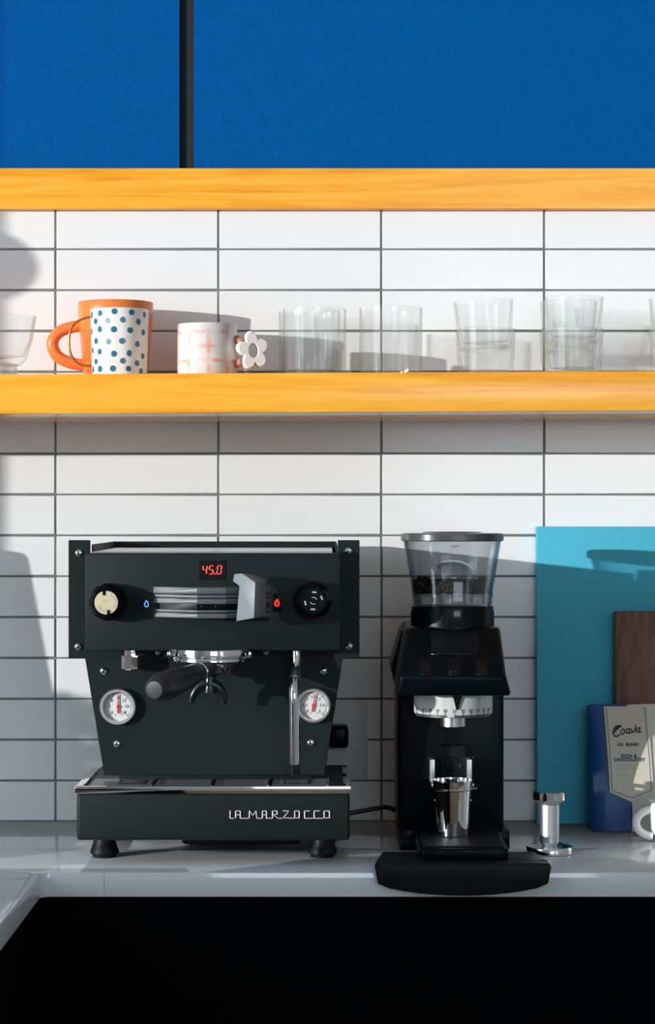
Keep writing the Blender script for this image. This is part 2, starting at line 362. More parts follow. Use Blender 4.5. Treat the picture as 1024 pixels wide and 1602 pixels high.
# ------------------------------------------------------------------ espresso machine
dP, dF, dR = 0.325, 0.372, 0.395                      # depth of the back panel and of the front housing
em = thing('espresso_machine', (X(334, .2), -.2, CT), 'black espresso machine with two round gauges and chrome drip tray rim', 'espresso machine')
def pp(pts, d): return [(X(a, d), Z(b, d)) for a, b in pts]
bp = obj('back_panel', prism(pp([(107, 845), (141, 845), (141, 870), (528, 870), (528, 845), (562, 845), (562, 1030), (536, 1030), (507, 1213), (163, 1213), (133, 1030), (107, 1030)], dP), -dP, -dP + .004, 0.0007, 1), M_mach, em)
bx0, bx1 = X(150, dP), X(520, dP)
obj('body', [box(bx0, bx1, -dP + .005, -0.05, Z(1040, dP), Z(872, dP), .002), box(X(185, dP), X(488, dP), -dP + .005, -0.05, CT + .045, Z(1040, dP) + .001, .002)], M_mach, em)
# cup rail: side and back plates, and the steel cup tray between them
zr = Z(847, .05)
obj('cup_rail', [box(bx0 - .006, bx0 - .004, -dP + .005, -0.05, zr - .05, zr, .0005, 1), box(bx1 + .004, bx1 + .006, -dP + .005, -0.05, zr - .05, zr, .0005, 1),
                 box(bx0 - .006, bx1 + .006, -0.052, -0.050, zr - .05, zr, .0005, 1)], M_mach, em)
obj('cup_tray', box(bx0, bx1, -dF + .004, -0.054, Z(866, dF) + .0002, Z(866, dF) + .0022, .0005, 1), M_steel, em)
fh = obj('front_housing', pbox(133, 532, 866, 1018, dF, dP + .0005, 0.0016, 2), M_mach, em)
# slotted screws
def screw(px, py, d, r=0.0050, rot=0.0, parent=em):
    c = P(px, py, d)
    s = obj('screw', lathe([(0, .0026), (r * .35, .0025), (r * .7, .0019), (r * .95, .0008), (r, 0), (r, -.0005)], c, 20, TOCAM), M_chrome, parent)
    Rm = Matrix.Translation(c + Vector((0, -.0022, 0))) @ Matrix.Rotation(rot, 4, 'Y')
    obj('slot', xf(box(-r * .8, r * .8, -.0004, .001, -r * .13, r * .13), Rm), M_ink, s)
for i, (a, b) in enumerate([(123, 865), (545, 862), (122, 1012), (546, 1011), (162, 1050), (506, 1050), (183, 1164), (486, 1162)]):
    screw(a, b, dP + .0006, rot=[.9, .3, -.6, 2.0, -.5, .1, .2, .9][i])
screw(247, 1020, .345, .004); screw(416, 1020, .345, .004)
# knobs
def knob(px, py, facemat, dark):
    c = P(px, py, dF)
    lob = lambda a, r, z: r * (1 + .055 * (abs(math.cos(4 * a)) ** 1.5 - .5)) if r > .0172 else r
    k = obj('knob', lathe([(.0188, -.0005), (.0225, .002), (.0228, .016), (.0215, .024), (.0178, .029), (.0171, .034), (.0160, .035), (.0156, .0335), (0, .0335)], c, 64, TOCAM, lob), M_blk, em)
    obj('knob_face', lathe([(.0146, .0338), (.0144, .0346), (0, .0348)], c, 40, TOCAM), facemat, k)
    cf = c + Vector((0, -.0349, 0))
    if not dark:
        obj('index_notch', [box(cf.x - .0018 + dx, cf.x + .0018 + dx, cf.y - .0004, cf.y + .0005, cf.z + s * .0105 - (.0015 if s > 0 else .004), cf.z + s * .0105 + (.004 if s > 0 else .0015)) for s, dx in ((1, -.0024), (-1, .003))], M_blk, k)
    marks = []
    for a in ((50, 20, -20, 215, 240) if not dark else (85, 20, 195, 265)):
        M = Matrix.Translation(cf) @ Matrix.Rotation(-math.radians(a - 90), 4, 'Y') @ Matrix.Translation((0, 0, .0105))
        for j in range(4):
            marks.append(xf(box(-.0026 + j * .0014, -.0017 + j * .0014, -.0003, .0004, -.001, .001), M))
    if dark:
        for a0 in (0.4, PI + .4):
            marks.append(tube([cf + Vector((.0042 * math.cos(a0 + t * .28), 0, .0042 * math.sin(a0 + t * .28))) for t in range(7)], .0004, 6))
    obj('knob_marks', marks, M_white_ink, k)
knob(170.5, 941, M_sun_cap, False)
knob(490.5, 938, M_blk, True)
# display
ds = obj('display', pbox(311, 353, 877, 907, dF + .0012, dF - .001, .0006, 1), M_screen, em)
SEG = {'0': 'abcdef', '4': 'fgbc', '5': 'afgcd'}
def seg7(ch, px, py, w_, h_, d):
    A = dict(a=((0, 1), (1, 1)), b=((1, .5), (1, 1)), c=((1, 0), (1, .5)), d=((0, 0), (1, 0)), e=((0, 0), (0, .5)), f=((0, .5), (0, 1)), g=((0, .5), (1, .5)))
    out = []
    for s in SEG[ch]:
        (u0, v0), (u1, v1) = A[s]
        q = lambda u, v: P(px + u * w_ + v * 1.6, py - v * h_, d)
        a, b = q(u0, v0), q(u1, v1); t = (b - a) * .1
        out.append(tube([a + t, b - t], .00075, 6))
    return out
dg = []
for ch, px in (('4', 316.5), ('5', 326.5), ('0', 339.2)): dg += seg7(ch, px, 898, 6.2, 13.0, dF + .0017)
dg.append(lathe([(0, .0008), (.0011, .0003), (.0011, 0)], P(336.3, 897.5, dF + .0014), 10, TOCAM))
obj('red_digits', dg, M_red, ds)['label'] = 'glowing red digits 45.0'
# ribbed brew cap with a paddle on its right
dG = .409
def capslab(y0, y1, k, dd=0.0):
    pts = [(X(238, dF), -dF + .001), (X(308, dG) + 0, -dG + dd), (X(353, dG), -dG + dd), (X(425, dF), -dF + .001)]
    if dd: pts = [(pts[0][0] + dd * 1.5, pts[0][1]), pts[1], pts[2], (pts[3][0] - dd * 1.5, pts[3][1])]
    return prismz(pts, Z(y1, dG), Z(y0, dG), k, 1)
bcap = obj('brew_cap', capslab(921, 966.5, .0006, .0035), M_blk, em)
for y0, y1 in ((919.5, 929.5), (931.2, 935.6), (937.2, 945.0), (955.0, 958.4), (960.0, 967.5)):
    obj('ridge', capslab(y0, y1, .0003), M_ridge, bcap)
for q in (315, 337): obj('amber_light', lathe([(0, .0007), (.0006, 0), (.0006, -.001)], P(q, 948.5, dG - .0032), 8, TOCAM), M_amber, bcap)
A_ = [(364, 909, 0.417), (366, 898, 0.417), (378, 897, 0.425), (399, 911, 0.442), (397, 967, 0.442), (369, 972, 0.420), (374, 917, 0.420)]
B_ = [(380, 909, 0.392), (384, 899, 0.392), (398, 899, 0.397), (416, 907, 0.404), (416, 962, 0.404), (396, 968, 0.394), (396, 917, 0.392)]
n_ = len(A_); va = [P(*p) for p in A_] + [P(*p) for p in B_]
obj('paddle', bevel(fixn(bm_from(va, [tuple(range(n_)), tuple(range(2 * n_ - 1, n_ - 1, -1))] + [(i, (i + 1) % n_, n_ + (i + 1) % n_, n_ + i) for i in range(n_)])), .0008, 2, 30), M_paddle, em)
# lights
def drop(px, py, d, h, r, m):
    pts = []
    for i in range(20):
        a = 2 * PI * i / 20; x_ = math.sin(a) * (.5 - .5 * math.cos(a)) ** .55 * .42; z_ = math.cos(a) * .5
        pts.append(P(px, py, d) + Vector((x_ * h, 0, z_ * h)))
    return obj('indicator_light', tube(pts, r, 6, closed=True), m, em)
drop(229, 944.5, dF + .0004, .0078, .00055, M_bled)
pb = obj('power_switch', pbox(425.5, 440.5, 929, 957, dF + .003, dF - .001, .0008, 2), M_blk, em)
dl = drop(433, 943, dF + .0034, .0075, .0012, M_red)
# under the housing: hot water outlet, group, portafilter, steam wand
c = P(204, 1018, .345)
hw = obj('water_outlet', [lathe([(0, .002), (.0075, .002), (.0075, -.006), (.0112, -.0062), (.0114, -.0225), (.0098, -.0238), (.006, -.0238), (.006, -.018), (0, -.018)], c, 8, a0=.2)], M_chrome, em)
cg = P(328, 1018, .372)
rz = lambda py: Z(py, .42) - cg.z
obj('group_head', [lathe([(0, .003), (.0505, .003), (.0510, rz(1021)), (.0510, rz(1028)), (.048, rz(1030.5)), (.0440, rz(1031)), (0, rz(1031))], cg, 48)], M_chrome, em)
for s in (-1, 1): obj('locking_lug', box(cg.x + s * .0455 - .007, cg.x + s * .0455 + .007, cg.y - .012, cg.y + .012, Z(1029.5, .38), Z(1018.5, .38), .002), M_chrome, em)
pf = obj('portafilter', [lathe([(0, rz(1031.2)), (.0465, rz(1031.2)), (.0475, rz(1033)), (.0475, rz(1037)), (.045, rz(1039.5)), (.036, rz(1040.5)), (.0335, rz(1044)), (.030, rz(1055)), (.020, rz(1061)), (.008, rz(1064)), (.0075, rz(1070)), (0, rz(1070))], cg, 48)], M_chrome, em)
h0, h1 = P(242, 1079, .555), P(330, 1044, .41)
ax = (h0 - h1); Lh = ax.length; q = ax.normalized().to_track_quat('Z', 'Y').to_matrix().to_4x4()
obj('handle', lathe([(0, 0), (.0085, 0), (.0092, .018), (.0105, .034), (.0118, .038), (.0128, .06), (.0165, .10), (.0175, Lh - .035), (.0166, Lh - .015), (.0140, Lh - .003), (.0100, Lh + .0012), (0, Lh + .002)], h1, 32, q), M_grip, pf)
obj('handle_collar', lathe([(.0098, .031), (.0122, .0325), (.0122, .0355), (.0105, .037)], h1, 32, q), M_chrome, pf)
dS = .385
for sgn, pts in ((-1, [(329, 1070), (318, 1071), (307, 1079), (301, 1090), (299, 1099)]), (1, [(327, 1070), (338, 1073), (346, 1082), (350, 1092), (349, 1101)])):
    path = smooth_path([P(a, b, dS) for a, b in pts], 5); m_ = len(path)
    obj('spout', tube(path, [.0078 - .0045 * i / (m_ - 1) for i in range(m_)], 12), M_dchrome, pf)
obj('spout_stem', lathe([(0, 0), (.007, 0), (.0075, -.014), (.009, -.02), (0, -.02)], P(328, 1058, dS), 20), M_dchrome, pf)
sw = obj('steam_wand', tube(smooth_path([P(463, 1010, .350), P(463, 1030, .352), P(462.5, 1048, .358), P(460, 1066, .372), P(459.5, 1085, .380), P(460, 1120, .380), P(460.5, 1196, .377)], 6), .0062, 16), M_chrome, em)
obj('wand_tip', tube([P(460.5, 1195, .377), P(460.5, 1212, .376)], .0064, 16), M_dchrome, sw)
obj('wand_sleeve', tube([P(462.3, 1049, .359), P(460.9, 1062, .369)], .0070, 16), M_steel, sw)
# gauges
def gauge(px, py, nums, ang, R):
    c = P(px, py, dP)
    gz = obj('gauge', lathe([(R * .98, -.001), (R, .001), (R, .007), (R * .95, .0095), (R * .86, .0095), (R * .80, .0075), (R * .79, .003)], c, 48, TOCAM), M_satin if px < 300 else M_chrome, em)
    obj('dial', lathe([(R * .80, .003), (0, .003)], c, 48, TOCAM), M_gface, gz)
    cf = c + Vector((0, -.0031, 0)); tk = []; nm = []
    for i in range(37):
        a = math.radians(225 - 270 * i / 36); l0 = .60 if i % 6 == 0 else .68
        M = Matrix.Translation(cf) @ Matrix.Rotation(-(a - PI / 2), 4, 'Y')
        tk.append(xf(box(-.00028, .00028, -.0002, .0002, R * l0, R * .77), M))
    for i, s in enumerate(nums):
        a = math.radians(225 - 270 * i / (len(nums) - 1))
        nm.append(text(s, R * .23, Matrix.Translation(cf + Vector((math.cos(a) * R * .47, -.0002, math.sin(a) * R * .47)))))
    obj('tick_marks', tk, M_ink, gz); obj('numerals', nm, M_ink, gz)
    M = Matrix.Translation(c + Vector((0, -.0048, 0))) @ Matrix.Rotation(math.radians(ang), 4, 'Y')
    nd = [xf(prism([(-.0011, -R * .36), (.0011, -R * .36), (.0009, 0), (.0004, R * .66), (-.0004, R * .66), (-.0009, 0)], -.0004, .0004), M), lathe([(0, .0058), (.0018, .0056), (.0022, .0035), (.0022, .003)], c, 20, TOCAM)]
    obj('needle', nd, M_needle, gz)['label'] = 'red gauge needle'
    obj('amber_pin', [lathe([(0, .0042), (.0007, .0040), (.0007, .003)], c + Vector((dx, 0, -R * .44)), 10, TOCAM) for dx in (-.0042, .0042)], M_amber, gz)
    obj('lens', lathe([(R * .81, .0074), (0, .0078)], c, 40, TOCAM), M_lens, gz)
gauge(185, 1105, ['0', '3', '6', '9', '12', '15', '18'], 0, .0233)
gauge(490, 1103, ['0', '0,5', '1', '1,5', '2', '2,5', '3'], 11, .0228)
# drip tray
zt = Z(1230, dR)
tb = pbox(119.5, 547, 1241, 1315, dR - .0006, .10, 0.004, 3)
obj('tray_box', tb, M_mach, em)
rim = [box(X(117, dR), X(549, dR), -dR, -dR + .006, Z(1242, dR), zt, .001), box(X(117, dR), X(117, dR) + .010, -dR + .0062, -.20, Z(1242, dR), zt, .001),
       box(X(549, dR) - .010, X(549, dR), -dR + .0062, -.20, Z(1242, dR), zt, .001)]
tr = obj('tray_rim', rim, M_chrome, em)
x0, x1 = X(117, dR) + .0105, X(549, dR) - .0105
obj('tray_well', box(x0, x1, -dR + .0065, -.20, Z(1242, dR), zt - .0042), M_blk, em)
gd = [(x0 + .004, X(238, dR - .035)), (X(241, dR - .035), X(330, dR - .035)), (X(334, dR - .035), X(419, dR - .035)), (X(424, dR - .035), X(512, dR - .035))]
ya, yb = -dR + .010, -dP + .012
for i, (a, b) in enumerate(gd):
    gp = obj('grate_plate', box(a + .001, b - .001, ya, yb, zt - .0041, zt - .0010, .0005, 1), M_grate, em)
    if i in (0, 3):
        s0, s1 = (X(185, dR - .035), X(229, dR - .035)) if i == 0 else (X(443, dR - .035), X(486, dR - .035))
        ym = (ya + yb) / 2
        obj('slot_insert', box(s0, s1, ym - .022, ym + .022, zt - .0012, zt - .0006), M_ink, gp)
        obj('slot_bar', [box(s0 + .003, s1 - .003, ym + t - .0025, ym + t + .0025, zt - .0008, zt + .0006, .0004, 1) for t in (-.009, .009)], M_chrome, gp)
    else:
        n = 5
        obj('slat_line', [box(a + .006, b - .006, ya + (yb - ya) * (j + 1) / 6 - .0012, ya + (yb - ya) * (j + 1) / 6 + .0012, zt - .0012, zt - .0008) for j in range(n)], M_ink, gp)
    obj('divider', box(b - .0008, b + .0020, ya, yb, zt - .0035, zt + .0005, .0004, 1), M_chrome, em)
# feet
for px, d in ((163.5, .305), (504.5, .305), (163.5, .12), (504.5, .12)):
    cx = X(px, .305); zb = Z(1315.5, dR)
    hgt = zb - CT
    obj('foot', lathe([(0, 0), (.0150, 0), (.0155, .003), (.0182, .0045), (.0185, .0075), (.0165, .012), (.0115, hgt - .006), (.0120, hgt - .004), (.0120, hgt), (0, hgt)], (cx, -d, CT), 32), M_rub, em)
obj('underside_dark_box', box(X(285, .25), X(470, .25), -.26, -.12, CT + .008, Z(1315, dR) - .0005, .004), M_blk, em)  # dark box for underside parts and the dark reflection below the tray
# raised chrome lettering on the tray front
def lg(u, v): return P(340 + u / 5.389, 1255 + v / 5.389, dR + .0002)
strokes = [[(108, 70), (108, 136), (140, 136)], [(155, 132), (155, 74), (194, 74), (194, 136), (266, 136)], [(158, 106), (190, 106)],
           [(270, 134), (270, 72), (300, 112), (326, 72), (333, 136), (376, 136)], [(380, 134), (380, 74), (414, 74), (414, 136), (458, 136)], [(384, 106), (412, 106)],
           [(465, 134), (465, 74), (504, 74), (504, 102), (470, 104), (512, 136), (552, 136)], [(550, 74), (602, 74), (556, 130), (645, 136)],
           [(652, 132), (652, 74), (690, 74), (690, 132), (652, 132)], [(778, 74), (735, 74), (735, 136), (806, 136)], [(864, 74), (816, 74), (816, 136), (893, 136)],
           [(900, 132), (900, 74), (944, 74), (944, 132), (900, 132)]]
lt = []
for st in strokes:
    for a, b in zip(st, st[1:]):
        lt.append(tube([lg(*a), lg(*b)], .00085, 6))
obj('chrome_lettering', lt, mat('lettering_metal', (.50, .49, .46), .35, .35), em)

# ------------------------------------------------------------------ grinder
gr = thing('coffee_grinder', (X(705, .25), -.25, CT), 'black coffee grinder with a clear bean hopper', 'coffee grinder')
dC = .235
obj('column', pbox(622, 788, 1080, 1318, dC, .10, .006, 3), M_blk, gr)
# silicone mat under the grinder front whose lip hangs over the counter edge
dB = .443; bx0, bx1 = X(585.5, dB), X(862.5, dB); zbt = Z(1351, dB)
def rrect(x0, x1, y0, y1, r, n=5):
    out = []
    for cx, cy, a in ((x1 - r, y1 - r, 0), (x0 + r, y1 - r, PI / 2), (x0 + r, y0 + r, PI), (x1 - r, y0 + r, 3 * PI / 2)):
        out += [(cx + r * math.cos(a + PI / 2 * i / n), cy + r * math.sin(a + PI / 2 * i / n)) for i in range(n + 1)]
    return out
sk = [(bx0, zbt - .003), (bx0 + .004, zbt)] + [(bx1 - .004, zbt), (bx1, zbt - .003)]
for i in range(13):
    t = i / 12; px = 862.5 - 277 * t
    py = 1383 + 19 * (1 - (2 * t - 1) ** 2) ** .8
    sk.append((X(px, dB) + (-.004 if i == 0 else .004 if i == 12 else 0), Z(py, dB)))
tmat = thing('tamping_mat', ((bx0 + bx1) / 2, -.40, CT), 'thick black tamping mat hooked over the counter edge under the grinder', 'mat')
obj('mat_pad', prismz([(bx0 + .012, -.352), (bx0 + .002, -.4262), (bx1 - .002, -.4262), (bx1 - .012, -.352)], CT + .0003, zbt, .0015), M_rub, tmat)
obj('mat_lip', prism(sk, -dB, -.4263, .0035, 3), M_rub, tmat)
dT = .42
pt = obj('cup_platform', prismz(rrect(X(656, dT), X(796, dT), -dT, -.12, .008), zbt + .0003, Z(1328, dT), .003, 3), M_blk, gr)
obj('platform_plate', prismz(rrect(X(662, dT), X(790, dT), -dT + .010, -.24, .006), Z(1328, dT), Z(1328, dT) + .002, .0006, 1), M_rub, pt)
obj('rear_foot', box(X(624, .26), X(652, .26), -.26, -.11, CT + .0003, Z(1298, .26), .003), M_blk, gr)
obj('rear_foot', box(X(766, .26), X(797, .26), -.26, -.11, CT + .0003, Z(1300, .26), .003), M_blk, gr)
# sloping head
def loft(secs, b=0.0):
    v = []; f = []
    for (p0, p1, q, d, db) in secs:
        v += [P(p0, q, d), P(p1, q, d), Vector((X(p1, d), -db, Z(q, d))), Vector((X(p0, d), -db, Z(q, d)))]
    m = len(secs)
    for i in range(m - 1):
        for k in range(4):
            f.append((i * 4 + k, i * 4 + (k + 1) % 4, i * 4 + 4 + (k + 1) % 4, i * 4 + 4 + k))
    f.append((0, 1, 2, 3)); f.append(tuple((m - 1) * 4 + k for k in range(4)))
    return bevel(fixn(bm_from(v, f)), b, 3, 12)
hd = obj('head', loft([(636, 782, 981, .30, .13), (625, 792, 1058, .385, .13), (621, 800, 1089, .378, .13)], .005), M_blk, gr)
obj('side_guard', loft([(628, 660, 986, .22, .12), (612, 660, 1046, .24, .12), (622, 660, 1086, .24, .12)], .002), M_blk, gr)
def onface(p0, p1, q0, q1, t):
    """thin slab lying on the sloping face of the head"""
    dd = lambda q: .30 + .085 * (q - 981) / 77
    n = Vector((0, -77 / 1240., .085)).normalized(); n = Vector((0, -n.y, n.z)) if n.y > 0 else n
    a = [P(p0, q0, dd(q0)), P(p1, q0, dd(q0)), P(p1, q1, dd(q1)), P(p0, q1, dd(q1))]
    v = [p + n * t for p in a] + [p - n * .001 for p in a]
    return bevel(fixn(bm_from(v, [(0, 1, 2, 3), (7, 6, 5, 4)] + [(i, (i + 1) % 4, 4 + (i + 1) % 4, 4 + i) for i in range(4)])), .0004, 1)
obj('display', onface(674, 748, 988, 1024, .0008), M_screen, gr)
for a, b in ((659, 675), (702, 720), (746, 763)):
    fr = obj('button_frame', onface(a - 1, b + 1, 1030, 1056, .0009), M_rub, gr)
    obj('button', onface(a + 2, b - 2, 1033, 1053, .0022), M_screen, fr)
# grind scale drum
cd_ = P(708.5, 1080, .285); cd_.z = 0
zA, zB = Z(1084, .335), Z(1123, .335)
Rd = 61.5 / S(.285)
dr = obj('scale_drum', lathe([(0, zA), (Rd, zA), (Rd, zB + .003), (Rd - .0025, zB), (0, zB)], cd_, 64), M_drum, gr)
def around(px, z, r=Rd + .0002):
    s = max(-1, min(1, (px - 708.5) / 61.5)); a = math.asin(s)
    return Matrix.Translation((cd_.x + r * math.sin(a), cd_.y - r * math.cos(a), z)) @ Matrix.Rotation(a, 4, 'Z')
tk = []; nm = []
for px, s in ((651, '16'), (660, '17'), (670, '18'), (681, '19'), (693, '20'), (707, '21'), (720, '22'), (732, '23'), (743.5, '24'), (753, '25'), (761, '26')):
    nm.append(text(s, .0050, around(px, Z(1112.5, .335)), .0001, 0, .00008)); tk.append(xf(box(-.0003, .0003, -.0002, .0002, 0, .0045), around(px, Z(1119.5, .335))))
bands = []
for p0, p1 in ((650, 693), (707, 762)):
    for i in range(16):
        px = p0 + (p1 - p0) * (i + .5) / 16; hw_ = (p1 - p0) / 32 / 1230 / max(.15, math.sqrt(max(.02, 1 - ((px - 708.5) / 61.5) ** 2)))
        bands.append(xf(box(-hw_ * 1.15, hw_ * 1.15, -.0001, .0003, -.0022, .0014), around(px, Z(1121, .335))))
obj('numerals', nm, M_ink, dr); obj('tick_marks', tk, M_ink, dr); obj('scale_band', bands, mat('band_grey', (.05, .05, .045), .4), dr)
obj('dark_wedge', xf(prism([(-.006, 0), (.0065, 0), (.0012, -.019), (-.0012, -.019)], -.0008, .0006), around(711, Z(1087, .335), Rd + .0012)), M_blk, gr)  # dark wedge over the front of the scale
obj('spout', lathe([(0, zB + .001), (.0165, zB + .001), (.0165, Z(1138, .31)), (.0145, Z(1138.5, .31)), (.012, Z(1136, .31)), (0, Z(1136, .31))], (X(708, .29), -.29, 0), 32), M_steel, gr)
rest = obj('cup_rest', pbox(688, 729, 1166, 1222, .243, .234, .002), M_rub, gr)
obj('round_emblem', tube([P(708.5, 1196, .2435) + Vector((.009 * math.cos(a), 0, .009 * math.sin(a))) for a in [2 * PI * i / 24 for i in range(24)]], .0006, 6, closed=True), M_blk, rest)
for p0, p1, po_ in ((672.5, 680, 672), (730.5, 738, 738)):
    fk = obj('fork_arm', [pbox(p0, p1, 1188, 1226, .262, .236, .0008), box(min(X(p0, .262), X(p1, .262)) , max(X(p0, .262), X(p1, .262)), -.30, -.2615, Z(1226, .262), Z(1220, .262), .0008)], M_satin, gr)
    screw(po_ - 1 if po_ < 700 else po_ + 1, 1185, .237, .0016, parent=gr)
# collar, hopper, lid
ch = P(707, 0, .25); ch.z = 0
obj('collar', lathe([(0, Z(984, .25)), (.0545, Z(984, .25)), (.0545, Z(956, .25)), (.0533, Z(953, .25)), (.0533, Z(948, .25)), (.051, Z(947, .25)), (0, Z(947, .25))], ch, 56), M_blk, gr)
def sq(n=5.0):
    def fn(a, r, z):
        return r * (abs(math.cos(a)) ** n + abs(math.sin(a)) ** n) ** (-1.0 / n)
    return fn
s_ = .25
zb_, zt_ = Z(946.5, s_), Z(846, s_)
z1 = Z(930, s_)
hp = obj('hopper', lathe([(.0515, zb_), (.0525, z1), (.0522, z1 + .001), (.0635, zt_), (.0618, zt_), (.0508, z1 + .002), (.050, zb_)], ch, 72, None, sq(2.2)), M_hop, gr)
obj('hopper_band', lathe([(.0531, z1 - .0015), (.0531, z1 + .0012), (.0521, z1 + .0012), (.0521, z1 - .0015)], ch, 72, None, sq(2.2)), M_hop, hp)
obj('inner_dome', lathe([(.0265, zb_ + .001), (.0282, Z(905, s_)), (.0265, Z(892, s_)), (.020, Z(883, s_)), (.010, Z(878.5, s_)), (0, Z(877.5, s_))], ch, 40), M_hop, hp)
obj('dome_highlight', tube([Vector((ch.x + .0285 * math.cos(a), ch.y - .010, Z(897, s_) + .0165 * math.sin(a))) for a in [PI * i / 20 for i in range(21)]], .0013, 8), mat('highlight_white', (.75, .76, .75), .2), hp)  # pale arc modelled to imitate the highlight on the clear dome
for i in range(8):
    a = 2 * PI * (i + .5) / 8
    obj('locking_rib', xf(box(-.006, .006, -.0015, .0015, zb_ + .001, z1 - .002, .0005, 1), Matrix.Translation((ch.x, ch.y, 0)) @ Matrix.Rotation(a, 4, 'Z') @ Matrix.Translation((0, -.047, 0))), M_hop, hp)
obj('latch', box(ch.x - .010, ch.x + .010, ch.y - .0562, ch.y - .053, Z(975, s_), Z(950, s_), .001), M_screen, gr)
ld = obj('lid', lathe([(0, zt_ - .0002), (.0655, zt_ - .0002), (.0668, zt_ + .001), (.0668, zt_ + .0085), (.0655, zt_ + .0098), (.040, zt_ + .0102), (.036, zt_ + .0118), (0, zt_ + .0122)], ch, 72, None, sq(2.2)), M_lid, gr)
obj('small_print', text('MAX', .0045, Matrix.Translation((ch.x, ch.y - .0640, zt_ - .0065)), .00005), M_ink, hp)
# beans: a heap of small ovals round the dome
bn = []
base_bean = [( .5 * math.sin(p) * math.cos(t), .36 * math.sin(p) * math.sin(t), .3 * math.cos(p)) for p in (.01, PI * .3, PI * .55, PI * .8, PI - .01) for t in [2 * PI * k / 7 for k in range(7)]]
bf = [(i * 7 + k, i * 7 + (k + 1) % 7, i * 7 + 7 + (k + 1) % 7, i * 7 + 7 + k) for i in range(4) for k in range(7)]
bv = []; bfc = []
for i in range(900):
    a = random.uniform(0, 2 * PI); u = random.random() ** .5; r = .0305 + u * .018
    top = Z(904, s_) - .006 + .004 * math.sin(3 * a) + .006 * (u)
    z = random.uniform(z1 + .004, top - .004)
    k = sq(2.2)(a, 1, 0)
    M = Matrix.Translation((ch.x + r * k * math.cos(a), ch.y + r * k * math.sin(a), z)) @ Matrix.Rotation(random.uniform(0, 6), 4, 'Z') @ Matrix.Rotation(random.uniform(0, 6), 4, 'X') @ Matrix.Diagonal((.0095, .0095, .0095, 1))
    o_ = len(bv); bv += [M @ Vector(p) for p in base_bean]; bfc += [tuple(j + o_ for j in f) for f in bf]
for i in range(260):
    a = random.uniform(0, 2 * PI); r = .021 * random.random() ** .5; z = random.uniform(z1 + .004, Z(905, s_) - .002)
    M = Matrix.Translation((ch.x + r * math.cos(a), ch.y + r * math.sin(a), z)) @ Matrix.Rotation(random.uniform(0, 6), 4, 'Z') @ Matrix.Rotation(random.uniform(0, 6), 4, 'X') @ Matrix.Diagonal((.0095, .0095, .0095, 1))
    o_ = len(bv); bv += [M @ Vector(p) for p in base_bean]; bfc += [tuple(j + o_ for j in f) for f in bf]
tag(obj('coffee_beans', bm_from(bv, bfc), M_bean), 'dark roasted coffee beans heaped in the clear grinder hopper', 'coffee beans', kind='stuff')
# dosing cup
dK = .325; zk = Z(1328, dT) + .0021
cup = thing('dosing_cup', (X(708, dK), -dK, zk), 'polished steel dosing cup standing on the grinder platform', 'cup')
ck = Vector((X(708, dK), -dK, 0)); zk1 = Z(1223, dK + .02)
obj('cup_body', lathe([(0, zk), (.0190, zk), (.0200, zk + .001), (.0232, zk1 - .013), (.0256, zk1 - .0115), (.0256, zk1 - .0095), (.0250, zk1 - .009), (.0254, zk1 - .001), (.0258, zk1), (.0246, zk1), (.0236, zk1 - .012), (.0188, zk + .002), (0, zk + .002)], ck, 48), M_chrome, cup)
obj('cup_lip', box(ck.x + .024, ck.x + .0305, ck.y - .006, ck.y + .006, zk1 - .0112, zk1 - .0095, .0005, 1), M_chrome, cup)
for s in (-1, 1): obj('cup_pin', lathe([(0, .0012), (.0012, .0008), (.0012, -.002)], ck + Vector((s * .0228, 0, zk1 - .026)), 10, Matrix.Rotation(s * PI / 2, 4, 'Y')), M_chrome, cup)

# ------------------------------------------------------------------ tamper
dm = .281; ct = Vector((X(859, dm), -dm, 0))
tm = thing('tamper', (ct.x, ct.y, CT), 'polished steel tamper standing upright on the countertop', 'tamper')
zh = lambda py: Z(py, dm)
obj('tamper_base', lathe([(0, CT), (.0285, CT), (.0298, CT + .001), (.0300, CT + .0085), (.0290, CT + .0098), (.018, CT + .0115), (.0135, CT + .015), (0, CT + .015)], ct, 56), M_chrome, tm)
obj('tamper_handle', lathe([(0, CT + .0145), (.0126, CT + .0145), (.0128, zh(1258)), (0, zh(1258))], ct, 40), M_satin, tm)
obj('tamper_cap', lathe([(0, zh(1258)), (.0128, zh(1258)), (.0190, zh(1252.5)), (.0211, zh(1250.5)), (.0211, zh(1239.5)), (.0200, zh(1238)), (0, zh(1238))], ct, 14), M_chrome, tm)

# ------------------------------------------------------------------ boards, bag, white mug
def lean(bm, y0, z0, ang):
    return xf(bm, Matrix.Translation((0, y0, z0)) @ Matrix.Rotation(ang, 4, 'X') @ Matrix.Translation((0, -y0, -z0)))
tb_x0, tb_x1 = X(839, .02), X(839, .02) + .36
tag(obj('teal_board', lean(box(tb_x0, tb_x1, -.030, -.012, CT + .0006, Z(824, .02), .0012, 2), -.012, CT, -.018), M_teal), 'teal linen covered board leaning against the tiles', 'board')
tag(obj('cutting_board', lean(box(X(961, .045), X(961, .045) + .24, -.052, -.034, CT + .0006, Z(957, .05), .002, 2), -.034, CT, -.012), M_walnut), 'dark walnut cutting board leaning on the teal board', 'cutting board')
dg_ = .098
bag = thing('coffee_bag', (X(985, .1), -.08, CT), 'blue and white coffee bag with a cream pointed label', 'coffee bag')
gx = lambda px: X(px, dg_); gz_ = lambda py: Z(py, dg_)
